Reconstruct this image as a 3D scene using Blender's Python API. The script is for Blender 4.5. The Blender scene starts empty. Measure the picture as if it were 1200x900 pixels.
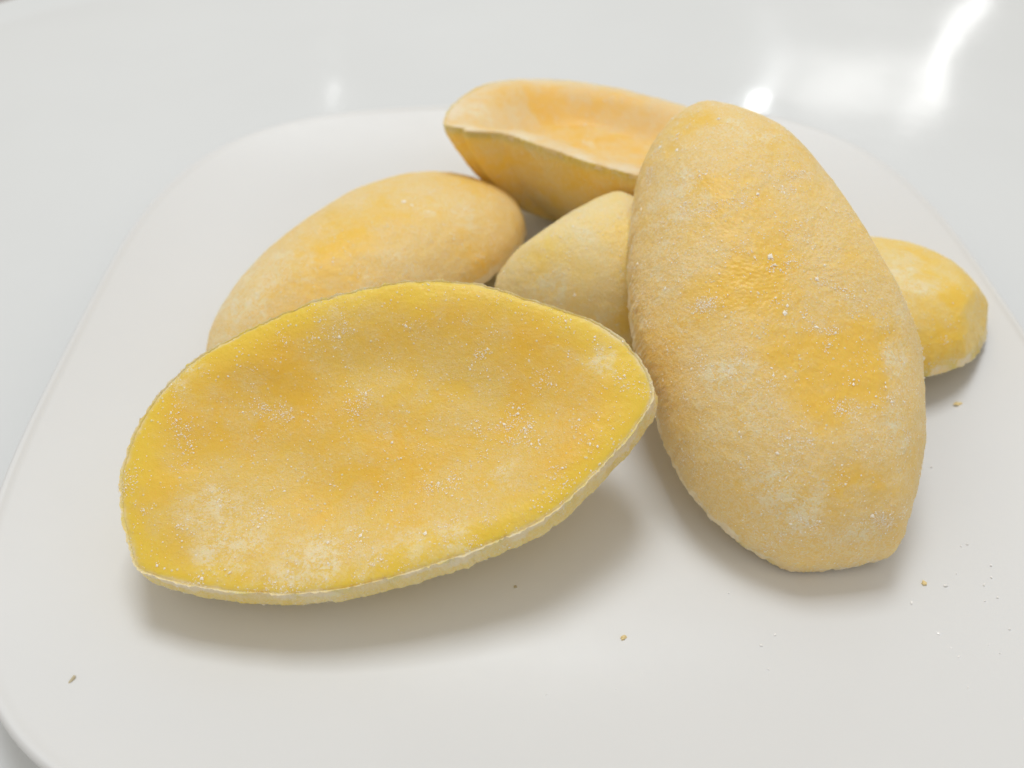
import bpy, math, random
import numpy as np
from mathutils import Matrix, Vector

scene = bpy.context.scene
random.seed(7)
RNG = np.random.default_rng(7)

# ------------------------------------------------------------------ camera
cd = bpy.data.cameras.new('camera')
cam = bpy.data.objects.new('camera', cd)
scene.collection.objects.link(cam)
scene.camera = cam
cam.location = (0, 0, .160)
cam.rotation_euler = (math.radians(90 - 45), 0, 0)
cd.sensor_width = 36
cd.lens = 18 / math.tan(math.radians(31))
cd.clip_start = .005
cd.clip_end = 20
cd.dof.use_dof = True
cd.dof.focus_distance = .178
cd.dof.aperture_fstop = 11.0

# ------------------------------------------------------------------ light
world = bpy.data.worlds.new('World')
scene.world = world
world.use_nodes = True
wn = world.node_tree.nodes
wn['Background'].inputs[0].default_value = (1, .945, .86, 1)
wn['Background'].inputs[1].default_value = .52


def area(name, loc, target, sx, sy, radiance, col, roll=0, shape='RECTANGLE'):
    d = bpy.data.lights.new(name, 'AREA')
    d.shape = shape
    d.size, d.size_y = sx, sy
    d.energy = radiance * math.pi * sx * sy
    d.color = col
    o = bpy.data.objects.new(name, d)
    scene.collection.objects.link(o)
    o.location = loc
    o.rotation_euler = ((Vector(target) - Vector(loc)).to_track_quat('-Z', 'Y').to_matrix().to_4x4() @ Matrix.Rotation(math.radians(roll), 4, 'Z')).to_euler()
    return o


PL = (.02, .16, 0)
area('ceiling_light', (-.02, .62, 1.30), PL, .46, .46, 11.4, (.94, .975, 1))
area('window_light', (.93, 2.51, 1.005), PL, .36, .16, .55, (1, .99, .97), 0, 'ELLIPSE')
area('window_light', (1.075, 2.42, 1.015), PL, .42, .15, .75, (1, .99, .97), 12, 'ELLIPSE')
area('window_light', (1.19, 2.36, 1.010), PL, .12, .26, .85, (1, .99, .97), -15, 'ELLIPSE')
area('window_light', (1.29, 2.47, .85), PL, .08, .32, 1.7, (1, 1, 1), -12, 'ELLIPSE')
area('bulb_light', (.754, 2.50, 1.08), PL, .06, .06, 20.0, (.95, .98, 1), 0, 'ELLIPSE')
area('lamp_light', (-.545, 2.558, 1.08), PL, .014, .16, 4.5, (1, 1, 1), -14, 'ELLIPSE')

scene.view_settings.view_transform = 'Standard'
scene.view_settings.look = 'None'
scene.view_settings.exposure = .14
scene.view_settings.gamma = 1
scene.render.engine = 'CYCLES'
scene.cycles.use_denoising = True
scene.cycles.max_bounces = 8

# ------------------------------------------------------------------ helpers
def link(o, parent=None):
    scene.collection.objects.link(o)
    if parent is not None:
        o.parent = parent
    return o


def mesh_obj(name, verts, faces, mat, parent=None, smooth=True, sharp=0):
    me = bpy.data.meshes.new(name)
    me.from_pydata(verts if isinstance(verts, list) else verts.tolist(), [], faces if isinstance(faces, list) else faces.tolist())
    me.materials.append(mat)
    if smooth:
        me.polygons.foreach_set('use_smooth', [True] * len(me.polygons))
        if sharp: me.set_sharp_from_angle(angle=math.radians(sharp))
    me.update()
    return link(bpy.data.objects.new(name, me), parent)


def tag(o, label=None, cat=None, group=None, kind=None):
    if label: o['label'] = label
    if cat: o['category'] = cat
    if group: o['group'] = group
    if kind: o['kind'] = kind
    return o


_perm = RNG.permutation(4096)
_grad = RNG.normal(size=(4096, 3))
_grad /= np.linalg.norm(_grad, axis=1)[:, None]


def perlin(P):
    P = np.asarray(P, float)
    I = np.floor(P).astype(np.int64)
    f = P - I
    w = f * f * f * (f * (f * 6 - 15) + 10)
    out = np.zeros(len(P))
    for dx in (0, 1):
        for dy in (0, 1):
            for dz in (0, 1):
                h = _perm[(_perm[(_perm[(I[:, 0] + dx) & 4095] + I[:, 1] + dy) & 4095] + I[:, 2] + dz) & 4095]
                d = f - [dx, dy, dz]
                g = (_grad[h] * d).sum(1)
                wx = w[:, 0] if dx else 1 - w[:, 0]
                wy = w[:, 1] if dy else 1 - w[:, 1]
                wz = w[:, 2] if dz else 1 - w[:, 2]
                out += g * wx * wy * wz
    return out


def fbm(P, octs=3, gain=.5):
    s, a = 0, 1
    for k in range(octs):
        s = s + a * perlin(P * 2 ** k + 17.3 * k)
        a *= gain
    return s


def sstep(x, a, b):
    t = np.clip((x - a) / (b - a), 0, 1)
    return t * t * (3 - 2 * t)


# ------------------------------------------------------------------ materials
def nodes(name):
    m = bpy.data.materials.new(name)
    m.use_nodes = True
    nt = m.node_tree
    b = nt.nodes['Principled BSDF']
    return m, nt, b


def N(nt, t, **kw):
    n = nt.nodes.new(t)
    for k, v in kw.items():
        if k.startswith('i_'):
            n.inputs[k[2:].replace('_', ' ')].default_value = v
        else:
            setattr(n, k, v)
    return n


def noise(nt, vec, scale, detail=3, rough=.5, dist=0):
    n = N(nt, 'ShaderNodeTexNoise', i_Scale=scale, i_Detail=detail, i_Roughness=rough, i_Distortion=dist)
    nt.links.new(vec, n.inputs['Vector'])
    return n.outputs['Fac']


def ramp(nt, x, a, b):
    n = N(nt, 'ShaderNodeMapRange', interpolation_type='SMOOTHSTEP')
    n.inputs['From Min'].default_value = a
    n.inputs['From Max'].default_value = b
    nt.links.new(x, n.inputs['Value'])
    return n.outputs['Result']


def mix(nt, f, a, b):
    n = N(nt, 'ShaderNodeMix', data_type='RGBA')
    for s, v in ((n.inputs['Factor'], f), (n.inputs[6], a), (n.inputs[7], b)):
        if isinstance(v, bpy.types.NodeSocket): nt.links.new(v, s)
        elif isinstance(v, (int, float)): s.default_value = v
        else: s.default_value = (*v, 1)
    return n.outputs[2]


def math_(nt, op, a, b=None, c=None):
    n = N(nt, 'ShaderNodeMath', operation=op)
    n.use_clamp = False
    for i, v in enumerate((a, b, c)):
        if v is None: continue
        if isinstance(v, bpy.types.NodeSocket): nt.links.new(v, n.inputs[i])
        else: n.inputs[i].default_value = v
    return n.outputs[0]


def mango_mat(name, deep, mid, frost, frost_amt, patch_scale=55, rim_frost=.6, sss=.5, band=None, edge_frost=.9, grain_amt=.65, snow_amt=3.4):
    """frozen mango: bare flesh, a matt bloom over most of it, grainy frost on top"""
    m, nt, b = nodes(name)
    tc = N(nt, 'ShaderNodeTexCoord').outputs['Object']
    at = N(nt, 'ShaderNodeAttribute', attribute_name='rim').outputs['Fac']
    big = noise(nt, tc, patch_scale, 4, .55, .4)
    med = noise(nt, tc, patch_scale * 5, 5, .6, .3)
    fine = noise(nt, tc, 1500, 3, .65)
    grain = noise(nt, tc, 3800, 2, .6)
    bare = N(nt, 'ShaderNodeAttribute', attribute_name='bare').outputs['Fac']
    mott = noise(nt, tc, 150, 4, .62, .9)
    col = mix(nt, ramp(nt, math_(nt, 'ADD', big, math_(nt, 'MULTIPLY', bare, .22)), .40, .68), mid, deep)
    if band: col = mix(nt, math_(nt, 'MULTIPLY', at, .75), col, band)
    # bloom of frost in soft patches broken up by finer ones
    cover = math_(nt, 'ADD', math_(nt, 'ADD', math_(nt, 'MULTIPLY', big, -.7), math_(nt, 'MULTIPLY', bare, -.30)), math_(nt, 'ADD', math_(nt, 'MULTIPLY', med, .55), math_(nt, 'MULTIPLY', mott, .8)))
    cover = math_(nt, 'ADD', cover, math_(nt, 'MULTIPLY', at, rim_frost))
    cover = math_(nt, 'ADD', cover, frost_amt - .30)
    cov = ramp(nt, cover, -.16, .34)
    # granular frost: cells of random brightness at two sizes
    warp = N(nt, 'ShaderNodeVectorMath', operation='MULTIPLY_ADD')
    wn_ = N(nt, 'ShaderNodeTexNoise', i_Scale=1800.0)
    nt.links.new(tc, wn_.inputs['Vector'])
    nt.links.new(wn_.outputs['Color'], warp.inputs[0])
    warp.inputs[1].default_value = (.0004, .0004, .0004)
    nt.links.new(tc, warp.inputs[2])
    cells = []
    for sc_ in (2700.0, 5200.0):
        vo = N(nt, 'ShaderNodeTexVoronoi', i_Scale=sc_)
        nt.links.new(warp.outputs[0], vo.inputs['Vector'])
        sep = N(nt, 'ShaderNodeSeparateColor')
        nt.links.new(vo.outputs['Color'], sep.inputs[0])
        cells.append((sep.outputs[0], vo.outputs['Distance']))
    cell = math_(nt, 'ADD', math_(nt, 'MULTIPLY', cells[0][0], .5), math_(nt, 'MULTIPLY', cells[1][0], .5))
    g = ramp(nt, math_(nt, 'ADD', math_(nt, 'MULTIPLY', fine, .5), math_(nt, 'MULTIPLY', cell, .5)), .34, .66)
    ed = N(nt, 'ShaderNodeAttribute', attribute_name='edge').outputs['Fac']
    ed = math_(nt, 'MULTIPLY', ed, math_(nt, 'MULTIPLY', ramp(nt, noise(nt, tc, 420, 4, .7), .24, .46), math_(nt, 'ADD', .25, math_(nt, 'MULTIPLY', .75, ramp(nt, noise(nt, tc, 75, 4, .65), .40, .58)))))
    fr = math_(nt, 'MULTIPLY', cov, math_(nt, 'ADD', math_(nt, 'MULTIPLY', g, grain_amt), .22))
    col = mix(nt, fr, col, frost)
    col = mix(nt, math_(nt, 'MULTIPLY', ed, edge_frost), col, (.97, .84, .60))
    # thicker crusts of frost where it has built up
    snow = math_(nt, 'MULTIPLY', ramp(nt, math_(nt, 'SUBTRACT', math_(nt, 'MULTIPLY', math_(nt, 'SUBTRACT', noise(nt, tc, 95, 4, .6, .5), .50), snow_amt), bare), .08, .75), ramp(nt, math_(nt, 'ADD', math_(nt, 'MULTIPLY', noise(nt, tc, 330, 5, .68, .4), .8), math_(nt, 'MULTIPLY', cell, .2)), .42, .58))
    col = mix(nt, math_(nt, 'MULTIPLY', snow, .62), col, (.96, .88, .66))
    # scattered bright grains
    vor = N(nt, 'ShaderNodeTexVoronoi', i_Scale=900.0)
    nt.links.new(tc, vor.inputs['Vector'])
    dots = math_(nt, 'SUBTRACT', 1, ramp(nt, vor.outputs['Distance'], .12, .30))
    dmask = ramp(nt, noise(nt, tc, 260, 3, .6), .50, .62)
    dd = math_(nt, 'MULTIPLY', math_(nt, 'MULTIPLY', dots, dmask), .75)
    col = mix(nt, dd, col, (.90, .82, .64))
    nt.links.new(col, b.inputs['Base Color'])
    ed_raw = N(nt, 'ShaderNodeAttribute', attribute_name='edge').outputs['Fac']
    nt.links.new(math_(nt, 'MULTIPLY', math_(nt, 'SUBTRACT', 1.0, math_(nt, 'MULTIPLY', ed_raw, .95)), sss), b.inputs['Subsurface Weight'])
    b.inputs['Subsurface Radius'].default_value = (1, .75, .35)
    b.inputs['Subsurface Scale'].default_value = .0018
    rg = math_(nt, 'ADD', math_(nt, 'MULTIPLY', fr, .30), .36)
    nt.links.new(rg, b.inputs['Roughness'])
    b.inputs['Specular IOR Level'].default_value = .4
    lump_ = math_(nt, 'SUBTRACT', math_(nt, 'MULTIPLY', cell, 1.6), math_(nt, 'MULTIPLY', cells[0][1], .9))
    lump_ = math_(nt, 'MULTIPLY', lump_, math_(nt, 'ADD', math_(nt, 'MULTIPLY', cov, .8), .25))
    h = math_(nt, 'ADD', lump_, math_(nt, 'MULTIPLY', med, .8))
    h = math_(nt, 'ADD', h, math_(nt, 'MULTIPLY', dd, 1.5))
    bp = N(nt, 'ShaderNodeBump', i_Strength=.6, i_Distance=.00016)
    nt.links.new(h, bp.inputs['Height'])
    nt.links.new(bp.outputs['Normal'], b.inputs['Normal'])
    return m


M_face = mango_mat('cut_mango_flesh', (.88, .55, .065), (.87, .59, .09), (.89, .69, .33), .08, 38, -.28, band=(.92, .66, .07), grain_amt=.6, snow_amt=1.6)
M_face_back = mango_mat('cut_mango_orange', (.93, .57, .12), (.93, .62, .20), (.95, .78, .54), .12, 60, 0, grain_amt=.5)
M_dome = mango_mat('frosted_mango_side', (.93, .60, .10), (.93, .63, .17), (.95, .75, .43), .15, 42, .12, grain_amt=.66, snow_amt=2.6)
M_dome_yellow = mango_mat('yellow_mango_side', (.94, .65, .06), (.94, .68, .13), (.96, .81, .50), .10, 42, .1, grain_amt=.6)
M_dome_pale = mango_mat('pale_frosted_mango_side', (.95, .68, .17), (.95, .72, .26), (.97, .81, .52), .13, 42, .1, grain_amt=.6)
M_dome_orange = mango_mat('orange_frosted_mango_side', (.94, .62, .09), (.94, .66, .15), (.96, .79, .48), .05, 42, .1, grain_amt=.55, snow_amt=2.4)

M_frost, nt, b = nodes('ice_crystals')
b.inputs['Base Color'].default_value = (.99, .93, .80, 1)
b.inputs['Roughness'].default_value = .4

M_ice, nt, b = nodes('clear_ice')
b.inputs['Base Color'].default_value = (.97, .97, .97, 1)
b.inputs['Roughness'].default_value = .08
b.inputs['IOR'].default_value = 1.45

M_crumb, nt, b = nodes('mango_crumb')
b.inputs['Base Color'].default_value = (.85, .68, .34, 1)
b.inputs['Roughness'].default_value = .5
M_speck, nt, b = nodes('brown_speck')
b.inputs['Base Color'].default_value = (.55, .48, .32, 1)
b.inputs['Roughness'].default_value = .6


def ceramic(name, col, rough, coat, smear):
    m, nt, b = nodes(name)
    tc = N(nt, 'ShaderNodeTexCoord').outputs['Object']
    n1 = noise(nt, tc, 9, 4, .6)
    n2 = noise(nt, tc, 60, 5, .65, .6)
    c = mix(nt, ramp(nt, n1, .3, .7), tuple(x * .975 for x in col), col)
    nt.links.new(c, b.inputs['Base Color'])
    r = math_(nt, 'ADD', math_(nt, 'MULTIPLY', n2, smear), rough)
    nt.links.new(r, b.inputs['Roughness'])
    bp = N(nt, 'ShaderNodeBump', i_Strength=.25, i_Distance=.0002)
    nt.links.new(noise(nt, tc, 120, 3, .6), bp.inputs['Height'])
    nt.links.new(bp.outputs['Normal'], b.inputs['Normal'])
    b.inputs['Coat Weight'].default_value = coat
    b.inputs['Coat Roughness'].default_value = .06
    return m


M_plate = ceramic('matt_white_plate', (.765, .775, .785), .36, 0, .12)
M_tray = ceramic('glossy_white_lacquer', (.77, .795, .81), .09, .3, .10)
M_table, nt, b = nodes('grey_brown_tabletop')
tc = N(nt, 'ShaderNodeTexCoord').outputs['Object']
nt.links.new(mix(nt, noise(nt, tc, 14, 6, .6), (.20, .16, .14), (.34, .29, .26)), b.inputs['Base Color'])
b.inputs['Roughness'].default_value = .55

# ------------------------------------------------------------------ setting
# grey-brown tabletop under everything
v = [(-1.6, -1.0, -.0240), (1.8, -1.0, -.0240), (1.8, 1.9, -.0240), (-1.6, 1.9, -.0240)]
v += [(x, y, z - .03) for x, y, z in v]
f = [(0, 1, 2, 3), (7, 6, 5, 4), (0, 4, 5, 1), (1, 5, 6, 2), (2, 6, 7, 3), (3, 7, 4, 0)]
tag(mesh_obj('tabletop', v, f, M_table, smooth=False), kind='structure')


def revolve(name, prof, nth, outline, mat, parent=None, centre=(0, 0), wave=None):
    """prof: (radial factor, inset in m, z) rings; outline(theta) gives the radius"""
    th = np.linspace(0, 2 * np.pi, nth, endpoint=False)
    R = outline(th)
    V = []
    for r, ins, z in prof:
        rad = R * r - ins
        V.append(np.stack([centre[0] + rad * np.cos(th), centre[1] + rad * np.sin(th), np.full_like(th, z)], 1))
    V = np.concatenate(V)
    if wave is not None:
        V[:, 2] += wave(V)
    n = len(prof)
    F = []
    for i in range(n - 1):
        a = i * nth
        for j in range(nth):
            k = (j + 1) % nth
            F.append((a + j, a + nth + j, a + nth + k, a + k))
    F.append(tuple(range(nth)))
    F.append(tuple(reversed(range((n - 1) * nth, n * nth))))
    return mesh_obj(name, V, F, mat, parent)


# round white tray: flat field, small rolled rim
TC, TR = (.100, .070), .502
prof = [(r, 0, -.0060) for r in np.linspace(.004, .955, 90)]
for t in np.linspace(0, 1, 10):
    prof.append((1, .0225 - .0165 * t, -.0060 + .0035 * t * t))
for a in np.linspace(0, math.pi, 9):
    prof.append((1, .0030 - .0030 * math.sin(a) + (.003 * (1 - math.cos(a))) * 0, -.0025 - .0025 * (1 - math.cos(a)) * .5))
prof += [(1, .010, -.0120), (1, .016, -.0238), (.5, 0, -.0238), (.01, 0, -.0238)]


def tray_wave(V):
    d = np.hypot(V[:, 0] - TC[0], V[:, 1] - TC[1])
    far = sstep(np.hypot(V[:, 0] - .01, (V[:, 1] - .17)), .135, .20) * (1 - sstep(d, .46, .49))
    return np.where(V[:, 2] > -.008, far * .0013 * fbm(np.stack([V[:, 0] * 9, V[:, 1] * 9, 0 * V[:, 0] + 3.7], 1), 2), 0)


tray = revolve('tray', prof, 360, lambda t: TR + 0 * t, M_tray, centre=TC, wave=tray_wave)
tag(tray, 'large glossy white round tray that the square plate stands on', 'tray')

# rounded-square plate
PC, PA, PN, PR = (.0100, .1714), .1271, 3.46, math.radians(-1.3)


def plate_outline(t):
    t = t + PR
    return PA / (np.abs(np.cos(t)) ** PN + np.abs(np.sin(t)) ** PN) ** (1 / PN)


def plate_height(r):
    return .010 * np.clip((r - .70) / .30, 0, 1) ** 1.8


prof = [(r, 0, 0.0) for r in np.linspace(.01, .69, 24)]
prof += [(r, 0, float(plate_height(r))) for r in np.linspace(.70, .985, 30)]
for a in np.linspace(math.pi * .42, -math.pi * .5, 12):
    prof.append((1, .0016 - .0016 * math.cos(a), .0083 + .0016 * math.sin(a)))
prof += [(.90, 0, .0012), (.80, 0, -.0025), (.72, 0, -.0035), (.700, 0, -.0058), (.68, 0, -.0058), (.66, 0, -.0036), (.3, 0, -.0036), (.01, 0, -.0036)]
plate = revolve('plate', prof, 400, plate_outline, M_plate, centre=PC)
tag(plate, 'white rounded-square plate with low raised edge under the frozen mango halves', 'plate')

# ------------------------------------------------------------------ mango halves
DATA = {
    'A': dict(o=[-0.02548, 0.11785, 0.03008], R=[[0.99863, -0.02129, -0.04781], [0.0, 0.91355, -0.40674], [0.05234, 0.40618, 0.91229]], T=0.0255, m=3.40, k=2.30, skew=0.00, spots=[[-0.0347, -0.0185, -0.0015, 0.01, -0.5], [-0.0442, 0.0143, -0.0001, 0.0054, -0.7], [-0.0085, -0.0268, -0.001, 0.0078, -0.5], [-0.0201, -0.0283, -0.0008, 0.007, -0.55], [0.0049, -0.0247, -0.0009, 0.0085, -0.35], [0.0148, -0.02, -0.0012, 0.0077, -0.3], [-0.0413, -0.0021, -0.0013, 0.0085, 0.5], [-0.0464, -0.0092, -0.0008, 0.0075, 0.4], [0.0002, 0.012, -0.0026, 0.0174, 0.15], [0.0293, 0.0088, -0.002, 0.0125, 0.2], [0.0259, 0.0222, -0.001, 0.011, 0.3], [-0.0294, 0.0205, -0.0005, 0.0077, 0.4], [-0.0107, -0.0044, -0.0029, 0.0036, -0.6], [-0.0161, -0.0018, -0.0027, 0.0026, -0.5], [0.0235, -0.01, -0.0018, 0.0031, -0.6], [0.0453, 0.0125, -0.0007, 0.0025, -0.6], [-0.0112, 0.0303, -0.0001, 0.0057, -0.3], [-0.0424, -0.0255, -0.0006, 0.0055, 0.5], [-0.0222, -0.0097, -0.0024, 0.0109, 0.05]], rim=[52.37, 53.88, 54.89, 55.22, 55.02, 54.7, 54.23, 53.61, 52.91, 51.97, 50.95, 49.97, 48.87, 47.48, 46.12, 44.91, 43.82, 42.81, 41.91, 41.1, 40.39, 39.76, 39.19, 38.68, 38.25, 37.88, 37.54, 37.15, 36.65, 36.17, 35.76, 35.4, 35.06, 34.7, 34.38, 34.12, 33.92, 33.77, 33.65, 33.49, 33.26, 33.05, 32.9, 32.8, 32.75, 32.75, 32.79, 32.84, 32.94, 33.09, 33.29, 33.55, 33.86, 34.19, 34.45, 34.71, 35.02, 35.39, 35.82, 36.32, 36.86, 37.37, 37.93, 38.57, 39.29, 40.1, 40.99, 41.95, 43.01, 44.13, 45.16, 46.19, 47.16, 48.04, 48.96, 49.96, 50.86, 51.57, 52.29, 53.08, 53.76, 54.29, 54.83, 55.4, 55.78, 55.93, 56.09, 56.27, 56.31, 56.27, 56.28, 56.4, 56.62, 56.5, 55.14, 53.42, 51.81, 50.18, 48.55, 47.06, 45.72, 44.48, 43.25, 42.07, 41.0, 40.04, 39.19, 38.4, 37.61, 36.79, 36.04, 35.38, 34.79, 34.27, 33.77, 33.22, 32.71, 32.26, 31.88, 31.55, 31.27, 31.04, 30.82, 30.61, 30.43, 30.31, 30.23, 30.2, 30.21, 30.28, 30.38, 30.54, 30.75, 30.99, 31.25, 31.51, 31.82, 32.18, 32.6, 33.09, 33.64, 34.26, 34.97, 35.72, 36.43, 37.07, 37.75, 38.52, 39.32, 40.0, 40.68, 41.45, 42.3, 43.27, 44.33, 45.48, 46.74, 48.11, 49.48, 50.87]),
    'B': dict(o=[-0.0409, 0.1965, 0.0049], R=[[0.66985, 0.72839, 0.14402], [0.74192, -0.66427, -0.09117], [0.02926, 0.16792, -0.98537]], T=0.0228, m=2.20, k=2.20, skew=0.00, spots=[[-0.0129, 0.008, -0.0214, 0.0037, 1.1], [-0.0059, 0.0074, -0.022, 0.0028, 1.0], [-0.0306, 0.0072, -0.0182, 0.0036, 0.6], [0.0159, 0.0291, -0.0069, 0.008, 0.7], [0.0051, 0.006, -0.0225, 0.0072, 0.3], [-0.029, -0.0044, -0.0193, 0.0094, -0.5], [-0.0426, 0.0002, -0.0145, 0.0091, -0.6], [0.0185, 0.0167, -0.0192, 0.012, -0.2], [-0.0035, 0.0195, -0.0174, 0.0068, -0.4], [0.0332, 0.0251, -0.0092, 0.0049, 0.3]], rim=[52.6, 52.6, 52.59, 52.54, 52.43, 52.27, 52.03, 51.71, 51.3, 50.81, 50.23, 49.56, 48.8, 47.97, 47.07, 46.11, 45.1, 44.06, 43.01, 41.95, 40.91, 39.88, 38.88, 37.92, 37.01, 36.13, 35.31, 34.54, 33.82, 33.15, 32.53, 31.96, 31.44, 30.97, 30.55, 30.17, 29.84, 29.56, 29.32, 29.13, 29.0, 28.91, 28.84, 28.8, 28.79, 28.81, 28.87, 28.96, 29.08, 29.23, 29.42, 29.65, 29.91, 30.21, 30.55, 30.93, 31.35, 31.82, 32.33, 32.9, 33.51, 34.18, 34.91, 35.69, 36.54, 37.45, 38.43, 39.48, 40.6, 41.78, 43.02, 44.31, 45.64, 46.97, 48.28, 49.52, 50.62, 51.52, 52.16, 52.51, 52.6, 52.51, 52.16, 51.52, 50.62, 49.52, 48.28, 46.97, 45.64, 44.31, 43.02, 41.78, 40.6, 39.48, 38.43, 37.45, 36.54, 35.69, 34.91, 34.18, 33.51, 32.9, 32.33, 31.82, 31.35, 30.93, 30.55, 30.21, 29.91, 29.65, 29.42, 29.23, 29.08, 28.96, 28.87, 28.81, 28.79, 28.8, 28.84, 28.91, 29.0, 29.13, 29.32, 29.56, 29.84, 30.17, 30.55, 30.97, 31.44, 31.96, 32.53, 33.15, 33.82, 34.54, 35.31, 36.13, 37.01, 37.92, 38.88, 39.88, 40.91, 41.95, 43.01, 44.06, 45.1, 46.11, 47.07, 47.97, 48.8, 49.56, 50.23, 50.81, 51.3, 51.71, 52.03, 52.27, 52.43, 52.54, 52.59, 52.6]),
    'C': dict(o=[0.02636, 0.18821, 0.00569], R=[[0.03027, 0.99591, -0.08515], [0.981, -0.01326, 0.19354], [0.19162, -0.08939, -0.97739]], T=0.0323, m=2.20, k=2.20, skew=0.00, spots=[[-0.0052, -0.0096, -0.0307, 0.0039, -0.8], [-0.009, -0.0177, -0.0263, 0.0048, 0.4], [-0.0159, -0.0027, -0.0262, 0.0064, -0.2], [-0.0152, -0.019, -0.02, 0.0054, -0.4], [-0.022, 0.002, -0.0176, 0.0039, 0.5]], rim=[25.54, 25.39, 25.12, 24.79, 24.43, 24.06, 23.7, 23.35, 23.03, 22.73, 22.45, 22.21, 21.99, 21.81, 21.65, 21.52, 21.42, 21.35, 21.31, 21.29, 21.31, 21.36, 21.43, 21.54, 21.68, 21.85, 22.05, 22.29, 22.56, 22.88, 23.23, 23.63, 24.07, 24.57, 25.11, 25.72, 26.39, 27.12, 27.93, 28.85, 30.02, 31.06, 31.71, 32.2, 32.54, 32.75, 32.86, 32.85, 32.76, 32.59, 32.34, 32.05, 31.71, 31.34, 30.95, 30.55, 30.15, 29.74, 29.35, 28.96, 28.59, 28.24, 27.9, 27.59, 27.3, 27.03, 26.78, 26.55, 26.35, 26.17, 26.01, 25.88, 25.77, 25.67, 25.6, 25.55, 25.52, 25.51, 25.51, 25.52, 25.54, 25.52, 25.51, 25.51, 25.52, 25.55, 25.6, 25.67, 25.77, 25.88, 26.01, 26.17, 26.35, 26.55, 26.78, 27.03, 27.3, 27.59, 27.9, 28.24, 28.59, 28.96, 29.35, 29.74, 30.15, 30.55, 30.95, 31.34, 31.71, 32.05, 32.34, 32.59, 32.76, 32.85, 32.86, 32.75, 32.54, 32.2, 31.71, 31.06, 30.02, 28.85, 27.93, 27.12, 26.39, 25.72, 25.11, 24.57, 24.07, 23.63, 23.23, 22.88, 22.56, 22.29, 22.05, 21.85, 21.68, 21.54, 21.43, 21.36, 21.31, 21.29, 21.31, 21.35, 21.42, 21.52, 21.65, 21.81, 21.99, 22.21, 22.45, 22.73, 23.03, 23.35, 23.7, 24.06, 24.43, 24.79, 25.12, 25.39]),
    'D': dict(o=[0.06051, 0.15505, 0.02531], R=[[1.0, 0.0, 0.0], [0.0, -0.90631, 0.42262], [0.0, -0.42262, -0.90631]], T=0.0270, m=2.70, k=2.30, skew=0.00, spots=[[-0.0066, -0.0037, -0.0268, 0.0085, 0.6], [-0.0122, -0.0147, -0.0259, 0.0068, 0.35], [-0.0102, 0.002, -0.0264, 0.0056, 0.5], [0.0045, 0.0209, -0.0262, 0.0101, 0.8], [0.0098, 0.0155, -0.0262, 0.0075, 0.5], [0.0099, 0.043, -0.0207, 0.0059, 1.0], [0.0029, 0.0299, -0.025, 0.0064, 0.7], [-0.0151, -0.0443, -0.0189, 0.0047, 0.9], [0.007, -0.0188, -0.0251, 0.0044, 0.5], [0.0147, 0.0206, -0.0248, 0.0057, 0.5], [0.0192, 0.0219, -0.0229, 0.0042, -0.9], [0.023, 0.0063, -0.0216, 0.0032, -0.6], [0.0173, 0.0325, -0.022, 0.0041, -0.5], [-0.0135, 0.0274, -0.0228, 0.0081, -0.4], [-0.0194, 0.0174, -0.0217, 0.0073, -0.3], [-0.0049, 0.0489, -0.0161, 0.0091, -0.5], [0.0086, 0.0519, -0.0152, 0.0075, -0.4], [0.0086, -0.0031, -0.0027, 0.0075, -0.4], [0.0024, 0.012, -0.0268, 0.0056, -0.5], [-0.0247, -0.0234, -0.0188, 0.007, -0.5], [-0.0276, -0.0025, -0.0171, 0.0077, -0.4], [-0.0211, -0.0272, -0.0212, 0.002, -0.9], [-0.0093, -0.04, -0.0221, 0.0055, -0.4], [0.0134, 0.0364, -0.0227, 0.0046, -0.5], [0.0132, 0.0036, -0.0259, 0.0048, -0.2]], rim=[32.14, 32.23, 32.36, 32.55, 32.77, 33.01, 33.26, 33.56, 33.92, 34.34, 34.83, 35.36, 35.9, 36.47, 37.1, 37.82, 38.62, 39.52, 40.51, 41.61, 42.84, 44.17, 45.44, 46.64, 47.92, 49.31, 50.74, 52.26, 53.93, 55.73, 57.64, 59.22, 59.5, 59.36, 59.21, 59.08, 59.04, 59.02, 58.93, 58.87, 58.7, 57.94, 56.94, 55.93, 54.87, 53.88, 52.93, 51.81, 50.64, 49.54, 48.47, 47.33, 46.26, 45.22, 44.02, 42.84, 41.78, 40.84, 39.94, 38.96, 38.02, 37.17, 36.42, 35.75, 35.17, 34.7, 34.3, 33.97, 33.69, 33.47, 33.3, 33.16, 32.96, 32.72, 32.52, 32.38, 32.28, 32.24, 32.25, 32.3, 32.38, 32.43, 32.5, 32.63, 32.81, 33.04, 33.33, 33.67, 34.06, 34.44, 34.87, 35.36, 35.91, 36.55, 37.26, 38.06, 38.9, 39.76, 40.68, 41.72, 42.88, 44.18, 45.63, 47.21, 48.73, 50.05, 51.41, 52.85, 54.12, 55.2, 56.34, 57.53, 58.57, 59.39, 59.93, 59.59, 58.75, 57.81, 56.75, 55.67, 54.46, 53.25, 52.04, 50.67, 48.96, 47.16, 45.44, 43.7, 42.05, 40.58, 39.28, 38.2, 37.31, 36.52, 35.82, 35.2, 34.65, 34.15, 33.68, 33.27, 32.92, 32.62, 32.38, 32.16, 31.89, 31.62, 31.41, 31.24, 31.12, 31.03, 30.97, 30.96, 30.99, 31.07, 31.19, 31.33, 31.48, 31.67, 31.89, 32.07]),
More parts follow.
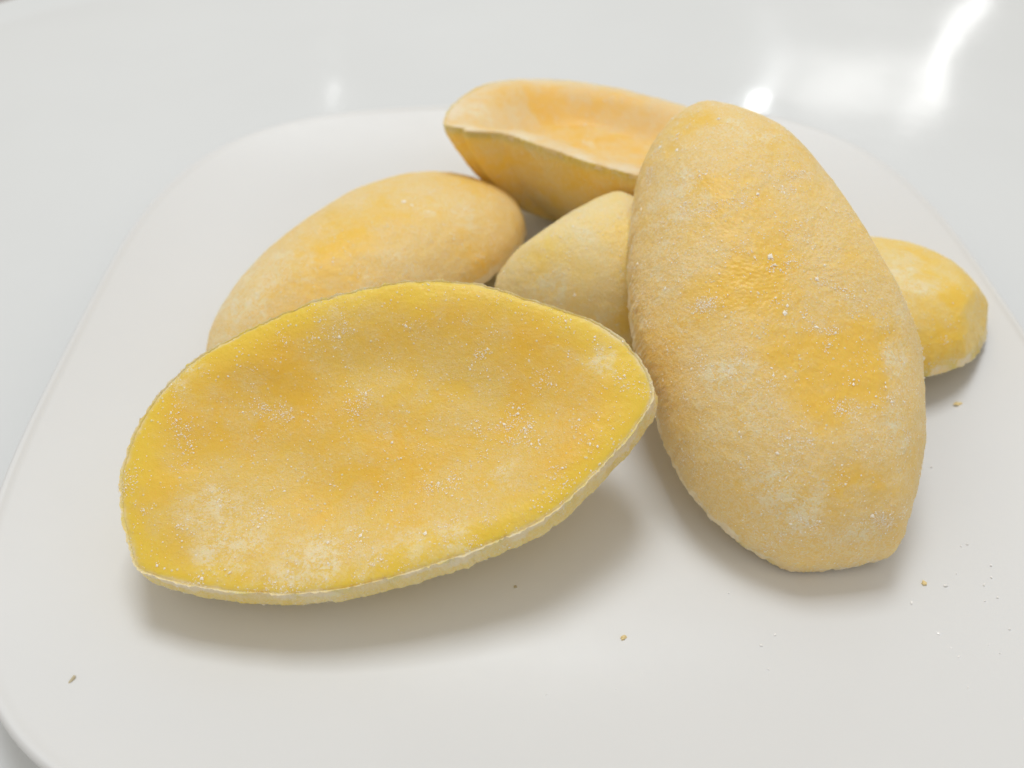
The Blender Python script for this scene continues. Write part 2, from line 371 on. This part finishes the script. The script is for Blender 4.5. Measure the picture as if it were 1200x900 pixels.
    'E': dict(o=[0.02725, 0.23773, 0.03429], R=[[0.90631, 0.4203, 0.04418], [-0.42262, 0.90134, 0.09473], [0.0, -0.10453, 0.99452]], T=0.0340, m=2.40, k=1.20, skew=0.00, spots=[[-0.0239, 0.0018, -0.0022, 0.0045, -1.1], [-0.0369, -0.0112, -0.001, 0.0068, -0.5], [-0.0062, 0.0125, -0.0024, 0.0113, 0.6], [0.0123, 0.0081, -0.0025, 0.0109, 0.4], [-0.0236, 0.0124, -0.0018, 0.0072, 0.5], [-0.0299, -0.0229, -0.0106, 0.0092, 0.3], [0.0069, -0.0259, -0.0069, 0.0099, 0.5], [-0.0304, -0.0233, -0.0012, 0.0052, 0.4], [-0.0144, -0.0152, -0.0224, 0.0108, -0.2]], rim=[44.96, 44.43, 43.98, 43.61, 43.23, 42.68, 42.11, 41.61, 41.18, 40.82, 40.49, 39.99, 39.29, 38.59, 37.98, 37.44, 36.98, 36.54, 35.97, 35.25, 34.55, 33.93, 33.38, 32.89, 32.47, 32.1, 31.71, 31.27, 30.87, 30.53, 30.24, 30.0, 29.81, 29.66, 29.52, 29.4, 29.32, 29.28, 29.28, 29.33, 29.43, 29.58, 29.77, 30.0, 30.25, 30.41, 30.57, 30.79, 31.05, 31.37, 31.75, 32.19, 32.69, 33.2, 33.6, 34.01, 34.47, 34.99, 35.59, 36.27, 37.01, 37.67, 38.18, 38.7, 39.28, 39.95, 40.71, 41.51, 42.18, 42.71, 43.27, 43.91, 44.52, 44.86, 45.11, 45.43, 45.74, 45.85, 45.8, 45.77, 45.8, 45.91, 46.05, 46.13, 46.2, 46.33, 46.54, 46.79, 47.01, 47.14, 47.3, 47.51, 47.66, 47.71, 47.75, 45.96, 42.12, 42.52, 36.16, 32.62, 31.5, 30.5, 29.61, 28.85, 28.27, 27.8, 27.39, 27.03, 26.72, 26.46, 26.25, 26.08, 25.95, 25.86, 25.82, 25.81, 25.84, 25.91, 26.03, 26.18, 26.38, 26.62, 26.91, 27.25, 27.63, 28.03, 28.4, 28.79, 29.23, 29.74, 30.31, 30.96, 31.68, 32.48, 33.39, 34.36, 35.31, 36.18, 37.11, 38.14, 39.3, 40.59, 41.91, 42.91, 43.61, 44.32, 45.12, 45.95, 46.52, 46.68, 46.76, 46.92, 47.11, 47.12, 46.85, 46.55, 46.32, 46.16, 45.98, 45.54]),
    'F': dict(o=[0.0927, 0.1796, 0.0046], R=[[0.99732, -0.02822, 0.06751], [-0.01945, -0.99168, -0.12728], [0.07054, 0.12563, -0.98957]], T=0.0212, m=2.20, k=2.20, skew=0.00, spots=[[0.0153, 0.0075, -0.0191, 0.0029, 0.7], [0.0222, 0.013, -0.015, 0.0053, 1.0], [0.0167, 0.0228, -0.0091, 0.009, 1.0], [0.0078, 0.0119, -0.0192, 0.0071, -0.5], [0.0161, 0.0181, -0.0145, 0.0052, -0.7], [0.0107, 0.0023, -0.0205, 0.0073, -0.7]], rim=[36.2, 36.21, 36.23, 36.24, 36.24, 36.2, 36.14, 36.04, 35.9, 35.72, 35.51, 35.26, 34.97, 34.66, 34.33, 33.97, 33.6, 33.22, 32.83, 32.45, 32.06, 31.67, 31.3, 30.93, 30.58, 30.24, 29.92, 29.62, 29.34, 29.07, 28.83, 28.61, 28.41, 28.23, 28.08, 27.95, 27.84, 27.77, 27.72, 27.7, 27.7, 27.74, 27.82, 27.94, 28.09, 28.26, 28.47, 28.7, 28.96, 29.24, 29.55, 29.88, 30.22, 30.59, 30.97, 31.36, 31.76, 32.17, 32.58, 32.99, 33.39, 33.78, 34.16, 34.51, 34.84, 35.15, 35.42, 35.66, 35.86, 36.03, 36.16, 36.25, 36.32, 36.35, 36.36, 36.35, 36.33, 36.29, 36.25, 36.22, 36.2, 36.22, 36.25, 36.29, 36.33, 36.35, 36.36, 36.35, 36.32, 36.25, 36.16, 36.03, 35.86, 35.66, 35.42, 35.15, 34.84, 34.51, 34.16, 33.78, 33.39, 32.99, 32.58, 32.17, 31.76, 31.36, 30.97, 30.59, 30.22, 29.88, 29.55, 29.24, 28.96, 28.7, 28.47, 28.26, 28.09, 27.94, 27.82, 27.74, 27.7, 27.7, 27.72, 27.77, 27.84, 27.95, 28.08, 28.23, 28.41, 28.61, 28.83, 29.07, 29.34, 29.62, 29.92, 30.24, 30.58, 30.93, 31.3, 31.67, 32.06, 32.45, 32.83, 33.22, 33.6, 33.97, 34.33, 34.66, 34.97, 35.26, 35.51, 35.72, 35.9, 36.04, 36.14, 36.2, 36.24, 36.24, 36.23, 36.21]),
}


def chip_cloud(name, pts, nrm, size, mat, parent, flat=.38):
    """tiny irregular crystals (octahedra) sitting on a surface"""
    n = len(pts)
    base = np.array([(1, 0, 0), (0, 1, 0), (-1, 0, 0), (0, -1, 0), (0, 0, 1), (0, 0, -.5)], float)
    fc = np.array([(0, 1, 4), (1, 2, 4), (2, 3, 4), (3, 0, 4), (1, 0, 5), (2, 1, 5), (3, 2, 5), (0, 3, 5)])
    a = RNG.normal(size=(n, 3))
    t = a - (a * nrm).sum(1)[:, None] * nrm
    t /= np.linalg.norm(t, axis=1)[:, None] + 1e-9
    bt = np.cross(nrm, t)
    sc = size[:, None, None]
    j = base[None] * RNG.uniform(.5, 1.25, (n, 6, 1))
    P = pts[:, None] + sc * (j[:, :, :1] * t[:, None] + j[:, :, 1:2] * bt[:, None] * RNG.uniform(.5, 1, (n, 1, 1)) + j[:, :, 2:] * flat * nrm[:, None])
    V = P.reshape(-1, 3)
    F = (fc[None] + (np.arange(n) * 6)[:, None, None]).reshape(-1, 3)
    return tag(mesh_obj(name, V, F, mat, parent, smooth=False), kind='stuff')


TH_MEMO = {}


def mango_half(key, label, m_dome, m_face, cav, nth, nr_dome, nr_face, chips, lump, seed, rim_chips=600, bulge=.01, lip=(.97, .35), edge0=.975, edge_side=.997, planes=()):
    D = DATA[key]
    R = np.array(D['R'])
    root = bpy.data.objects.new('mango_half', None)
    root.empty_display_size = .01
    link(root)
    mw = Matrix([[*R[0], D['o'][0]], [*R[1], D['o'][1]], [*R[2], D['o'][2]], [0, 0, 0, 1]])
    root.matrix_world = mw
    tag(root, label, 'mango half', 'frozen mango halves heaped on the plate')
    NR = len(D['rim'])
    th = np.linspace(0, 2 * np.pi, nth, endpoint=False)
    # periodic cubic (Catmull-Rom) reading of the rim radius
    i = np.floor(th / (2 * np.pi) * NR).astype(int)
    f = th / (2 * np.pi) * NR - i
    g = np.array(D['rim']) / 1e3
    p0, p1, p2, p3 = g[(i - 1) % NR], g[i % NR], g[(i + 1) % NR], g[(i + 2) % NR]
    RT = .5 * (2 * p1 + (p2 - p0) * f + (2 * p0 - 5 * p1 + 4 * p2 - p3) * f ** 2 + (3 * p1 - p0 - 3 * p2 + p3) * f ** 3)
    T, Rm = D['T'], max(g)
    CT, ST = np.cos(th), np.sin(th)
    off = np.array([seed * 3.1, seed * 1.7, seed * 5.3])

    def face_w(r, x, y):
        P = np.stack([x * 28, y * 60, 0 * x], 1) + off
        e = sstep(r, lip[0], lip[1])
        return -cav * e + .0011 * fbm(P, 2) * sstep(r, 1.0, .8) - .0006 * r ** 12

    def ring(r, w, wdir):
        x, y = RT * r * CT, RT * r * ST
        return np.stack([x, y, w + 0 * x], 1)

    def displace(V, r, wdir, amp=1):
        d = np.stack([V[:, 0], V[:, 1], 0 * V[:, 0]], 1)
        d /= np.linalg.norm(d, axis=1)[:, None] + 1e-9
        k = (r ** 6)[:, None]
        n = d * k + np.array([0, 0, wdir]) * (1 - k)
        n /= np.linalg.norm(n, axis=1)[:, None] + 1e-9
        a = lump * fbm(V * 45 + off, 2) * (1 - .8 * k[:, 0]) + .00022 * fbm(V * 260 + off, 3, .6)
        a = a + .00013 * perlin(V * 1500 + off)
        Ve = V.copy(); Ve[:, 2] = 0
        edge = np.exp(-((r - 1) / .05) ** 2)
        a = a + edge * (.00050 * fbm(Ve * 480 + off, 3, .6) + .00022 * perlin(Ve * 1500 + off))
        if wdir > 0:
            a = a * (.35 + .65 * k[:, 0])
        return V + n * a[:, None] * amp

    cuts = []
    for nw, fr_ in planes:
        nl = R.T @ (np.array(nw) / np.linalg.norm(nw))
        cuts.append([nl, fr_])

    def grid_faces(n, flip):
        a = np.arange(n - 1)[:, None] * nth
        j = np.arange(nth)[None]
        k = (j + 1) % nth
        q = np.stack([a + j, a + k, a + nth + k, a + nth + j], 2).reshape(-1, 4)
        return q[:, ::-1] if flip else q

    def build(name, rings, rr, disp_to, wdir, mat, flip, cap_both=True):
        V = np.concatenate(rings)
        r = np.repeat(np.array(rr), nth)
        nd = disp_to * nth
        if True:
            for c_ in cuts:
                nl, fr_ = c_[0], c_[1]
                h_ = V @ nl
                if wdir < 0: c_.append(h_[:nd].max() * (1 - fr_))
                lim = c_[2] - (.0007 if wdir > 0 else 0)
                over = np.maximum(0, h_ - lim)
                soft = over - over * over / (over + .0015)   # ~0 slope change rounded over 1.5 mm
                V -= np.outer((over - soft * .6) * .85, nl)
        V[:nd] = displace(V[:nd], r[:nd], wdir)
        F = grid_faces(len(rings), flip).tolist()
        c0, c1 = list(range(nth)), list(range((len(rings) - 1) * nth, len(rings) * nth))
        F.append(c0 if flip else c0[::-1])
        F.append(c1[::-1] if flip else c1)
        o = mesh_obj(name, V, F, mat, root, sharp=62)
        at = o.data.attributes.new('rim', 'FLOAT', 'POINT')
        at.data.foreach_set('value', sstep(r + .13 * fbm(V * 55 + off, 3), .76, .98))
        sp = np.zeros(len(V))
        Vw = V + .0045 * np.stack([fbm(V * 110 + off + q_, 3, .6) for q_ in (3, 9, 14)], 1)
        for sx_, sy_, sz_, sr_, sa_ in D['spots']:
            sp += sa_ * np.exp(-(((Vw - [sx_, sy_, sz_]) ** 2).sum(1) / sr_ ** 2) ** 1.3)
        at = o.data.attributes.new('bare', 'FLOAT', 'POINT')
        at.data.foreach_set('value', sp)
        at = o.data.attributes.new('edge', 'FLOAT', 'POINT')
        at.data.foreach_set('value', sstep(r + .012 * fbm(V * 200 + off, 2), edge0 if wdir > 0 else edge_side, .9995))
        return o, V[:nd], r[:nd]

    # outer side: pole -> rim, then closed just under the cut face
    rings, rr = [], []
    for t in np.linspace(.012, 1, nr_dome):
        r = math.sin(t * math.pi / 2)
        x = RT * r * CT
        w = -.0005 - (T - .0005) * max(0, 1 - r ** D['m']) ** (1 / D['k']) * (1 + D['skew'] * x / Rm)
        b_ = bulge * (math.exp(-((t - .84) / .10) ** 2) - .077)
        g_ = ring(r, w, -1)
        if b_ > 0: g_[:, :2] *= 1 + b_
        rings.append(g_); rr.append(r)
    nd = len(rings)
    rings.append(ring(.99, -.0007, -1)); rr.append(.99)
    for r in (.98, .9, .7, .5, .3, .02):
        x, y = RT * r * CT, RT * r * ST
        rings.append(ring(r, face_w(np.full(nth, r), x, y) - .0020, 1)); rr.append(r)
    dome, Vd, rd = build('outer_side', rings, rr, nd, -1, m_dome, False)
    # cut face: a thin closed layer over it
    rings, rr = [], []
    rlist = list(np.linspace(.012, .955, nr_face)) + [.965, .975, .984, .991, .997]
    for r in rlist:
        x, y = RT * r * CT, RT * r * ST
        q = np.clip((r - .965) / .0321, 0, 1)
        w = face_w(np.full(nth, r), x, y) - .0006 * (1 - math.sqrt(max(0, 1 - q * q)))
        rings.append(ring(r, w, 1)); rr.append(r)
    nf = len(rings)
    rings.append(ring(.996, -.0011, 1)); rr.append(1)
    rings.append(ring(.994, -.0017, 1)); rr.append(1)
    nf += 1
    for r in (.985, .96, .9, .8, .7, .5, .3, .02):
        x, y = RT * r * CT, RT * r * ST
        wd = -(T - .0010) * max(0, 1 - r ** D['m']) ** (1 / D['k']) * (1 + D['skew'] * x / Rm)
        rings.append(ring(r, np.minimum(face_w(np.full(nth, r), x, y) - .0017, wd * .72), 1)); rr.append(r)
    face, Vf, rf = build('cut_face', rings, rr, nf, 1, m_face, True)

    # frost crystals on both sides and crowded along the rim
    def sample(V, r, n, flipn, pw):
        me_n = len(V) // nth
        G = V.reshape(me_n, nth, 3)
        du = np.roll(G, -1, 1) - np.roll(G, 1, 1)
        dv = np.gradient(G, axis=0)
        nn = np.cross(du, dv).reshape(-1, 3)
        area_ = np.linalg.norm(nn, axis=1)
        nn /= area_[:, None] + 1e-12
        cl = fbm(V * 130 + off + 50, 3, .7)
        wgt = area_ * (.22 + np.clip(cl * 4 - .2, 0, 3) ** 2) * pw(r)
        idx = RNG.choice(len(V), n, p=wgt / wgt.sum())
        nrm = nn[idx]
        s = np.sign((nrm * flipn(V[idx])).sum(1))
        s[s == 0] = 1
        P = V[idx] + RNG.normal(size=(n, 3)) * .00012
        return P, nrm * s[:, None]
    out_d = lambda P: np.stack([P[:, 0], P[:, 1], P[:, 2] * 2 - .004], 1)
    up = lambda P: np.tile([0, 0, 1.], (len(P), 1))
    parts = []
    if chips[0]: parts.append(sample(Vd, rd, chips[0], out_d, lambda r: 1 + 0 * r))
    if chips[1]: parts.append(sample(Vf, rf, chips[1], up, lambda r: 1 + 0 * r))
    if rim_chips:
        parts.append(sample(Vd, rd, rim_chips, out_d, lambda r: np.exp(-((r - 1) / .02) ** 2) + 1e-9))
    P = np.concatenate([p[0] for p in parts]); Nn = np.concatenate([p[1] for p in parts])
    size = np.exp(RNG.normal(-8.98, .36, len(P)))
    big = RNG.random(len(P)) < .006
    size[big] *= 3
    size = np.minimum(size, .0009)
    chip_cloud('frost', P, Nn, size, M_frost, root)
    return root


mango_half('A', 'bright yellow mango half in front, lying with its broad cut face up towards the viewer', M_dome_yellow, M_face, .0055, 900, 120, 200, (4000, 9500), .0006, 1, 2200, bulge=.06, edge_side=.9965, edge0=.97)
mango_half('B', 'rounded mango half lying cut side down at back left, behind the bright yellow one', M_dome, M_face, .003, 360, 130, 12, (5000, 0), .0007, 2, 500, planes=[((.1, -.5, .9), .06)])
mango_half('C', 'half-hidden pale mango half in the middle, wedged under the large upright one', M_dome_pale, M_face, .003, 360, 130, 12, (4000, 0), .0006, 3, 500)
mango_half('D', 'largest frosted mango half leaning upright on the right, rounded side towards the viewer', M_dome, M_face, .003, 900, 220, 16, (20000, 0), .0006, 4, 2000, planes=[((.85, .1, .5), .12), ((0, -.5, .87), .05)])
mango_half('E', 'mango half at the very back, hollow cut face up with a white frosted rim', M_dome_orange, M_face_back, .0085, 400, 110, 110, (2500, 1500), .0006, 5, 700, lip=(.84, .42), edge0=.76)
mango_half('F', 'short blunt end of a mango half showing at far right behind the upright one', M_dome_orange, M_dome_pale, .003, 360, 130, 12, (3000, 0), .0006, 6, 500, planes=[((.1, .1, 1), .10), ((.75, -.5, .5), .10), ((.9, .3, .2), .03)])

# ------------------------------------------------------------------ crumbs and ice on the plate
def blob(name, x, y, sx, sy, sz, rz, mat, seed, rough=.25, sub=2):
    import bmesh
    bm = bmesh.new()
    bmesh.ops.create_icosphere(bm, subdivisions=sub, radius=1)
    rnd = random.Random(seed)
    for vtx in bm.verts:
        k = 1 + rough * (rnd.random() - .5) * 2
        vtx.co = Vector((vtx.co.x * sx * k, vtx.co.y * sy * k, max(vtx.co.z, -.6) * sz * k))
    me = bpy.data.meshes.new(name)
    bm.to_mesh(me)
    bm.free()
    me.materials.append(mat)
    o = link(bpy.data.objects.new(name, me))
    r = max(abs((x - PC[0]) / PA), abs((y - PC[1]) / PA))
    rad = (abs((x - PC[0]) / PA) ** PN + abs((y - PC[1]) / PA) ** PN) ** (1 / PN)
    o.location = (x, y, float(plate_height(np.array(rad))) + sz * .58)
    o.rotation_euler = (0, 0, rz)
    return o


tag(blob('mango_crumb', .0227, .0865, .0006, .00045, .00035, .4, M_crumb, 1, .5), 'tiny yellow crumb alone on the bare front middle of the plate', 'crumb')
tag(blob('mango_crumb', .0885, .0992, .0006, .0005, .0003, 1.1, M_crumb, 2, .5), 'tiny yellow crumb among ice specks right of the upright mango half', 'crumb')
tag(blob('mango_crumb', .1142, .1507, .0009, .0005, .0003, .1, M_crumb, 3, .5), 'tiny pale yellow crumb just below the far right mango end', 'crumb')
tag(blob('brown_speck', -.0837, .0750, .00028, .0010, .00022, -.35, M_speck, 4, .4), 'thin brown sliver near the lower left edge of the plate', 'speck')
tag(blob('brown_speck', .0007, .0984, .00035, .0003, .0002, 0, M_speck, 5, .4), 'dark dot in the shadow under the bright yellow mango half', 'speck')
ICE = [[0.0462, 0.097], [0.0506, 0.0849], [0.0539, 0.0872], [0.0257, 0.0787], [0.0203, 0.0754], [0.0066, 0.0742], [0.0509, 0.0796], [0.0962, 0.1014], [0.1039, 0.1029], [0.1027, 0.0999], [0.0928, 0.0984], [0.0843, 0.0945], [0.0991, 0.0941], [0.1019, 0.0947], [0.0882, 0.0836], [0.0871, 0.087], [0.0889, 0.0814], [0.0955, 0.0838], [0.1009, 0.087], [0.0967, 0.0816], [0.0877, 0.0745], [0.0941, 0.0669], [0.0998, 0.1084], [0.1013, 0.1088], [0.1005, 0.098], [0.1013, 0.1314]]
for n_, (x, y) in enumerate(ICE):
    s = random.uniform(.00014, .00034)
    o = blob('ice_crystal', x, y, s * 1.3, s, s * .8, random.uniform(0, 3), M_ice, 20 + n_, .45, 1)
    if x < .06:
        tag(o, 'tiny clear ice speck on the bare front middle of the plate', 'ice crystal', 'ice specks on the front of the plate')
    else:
        tag(o, 'tiny clear ice speck on the plate right of the upright mango half', 'ice crystal', 'ice specks on the right of the plate')
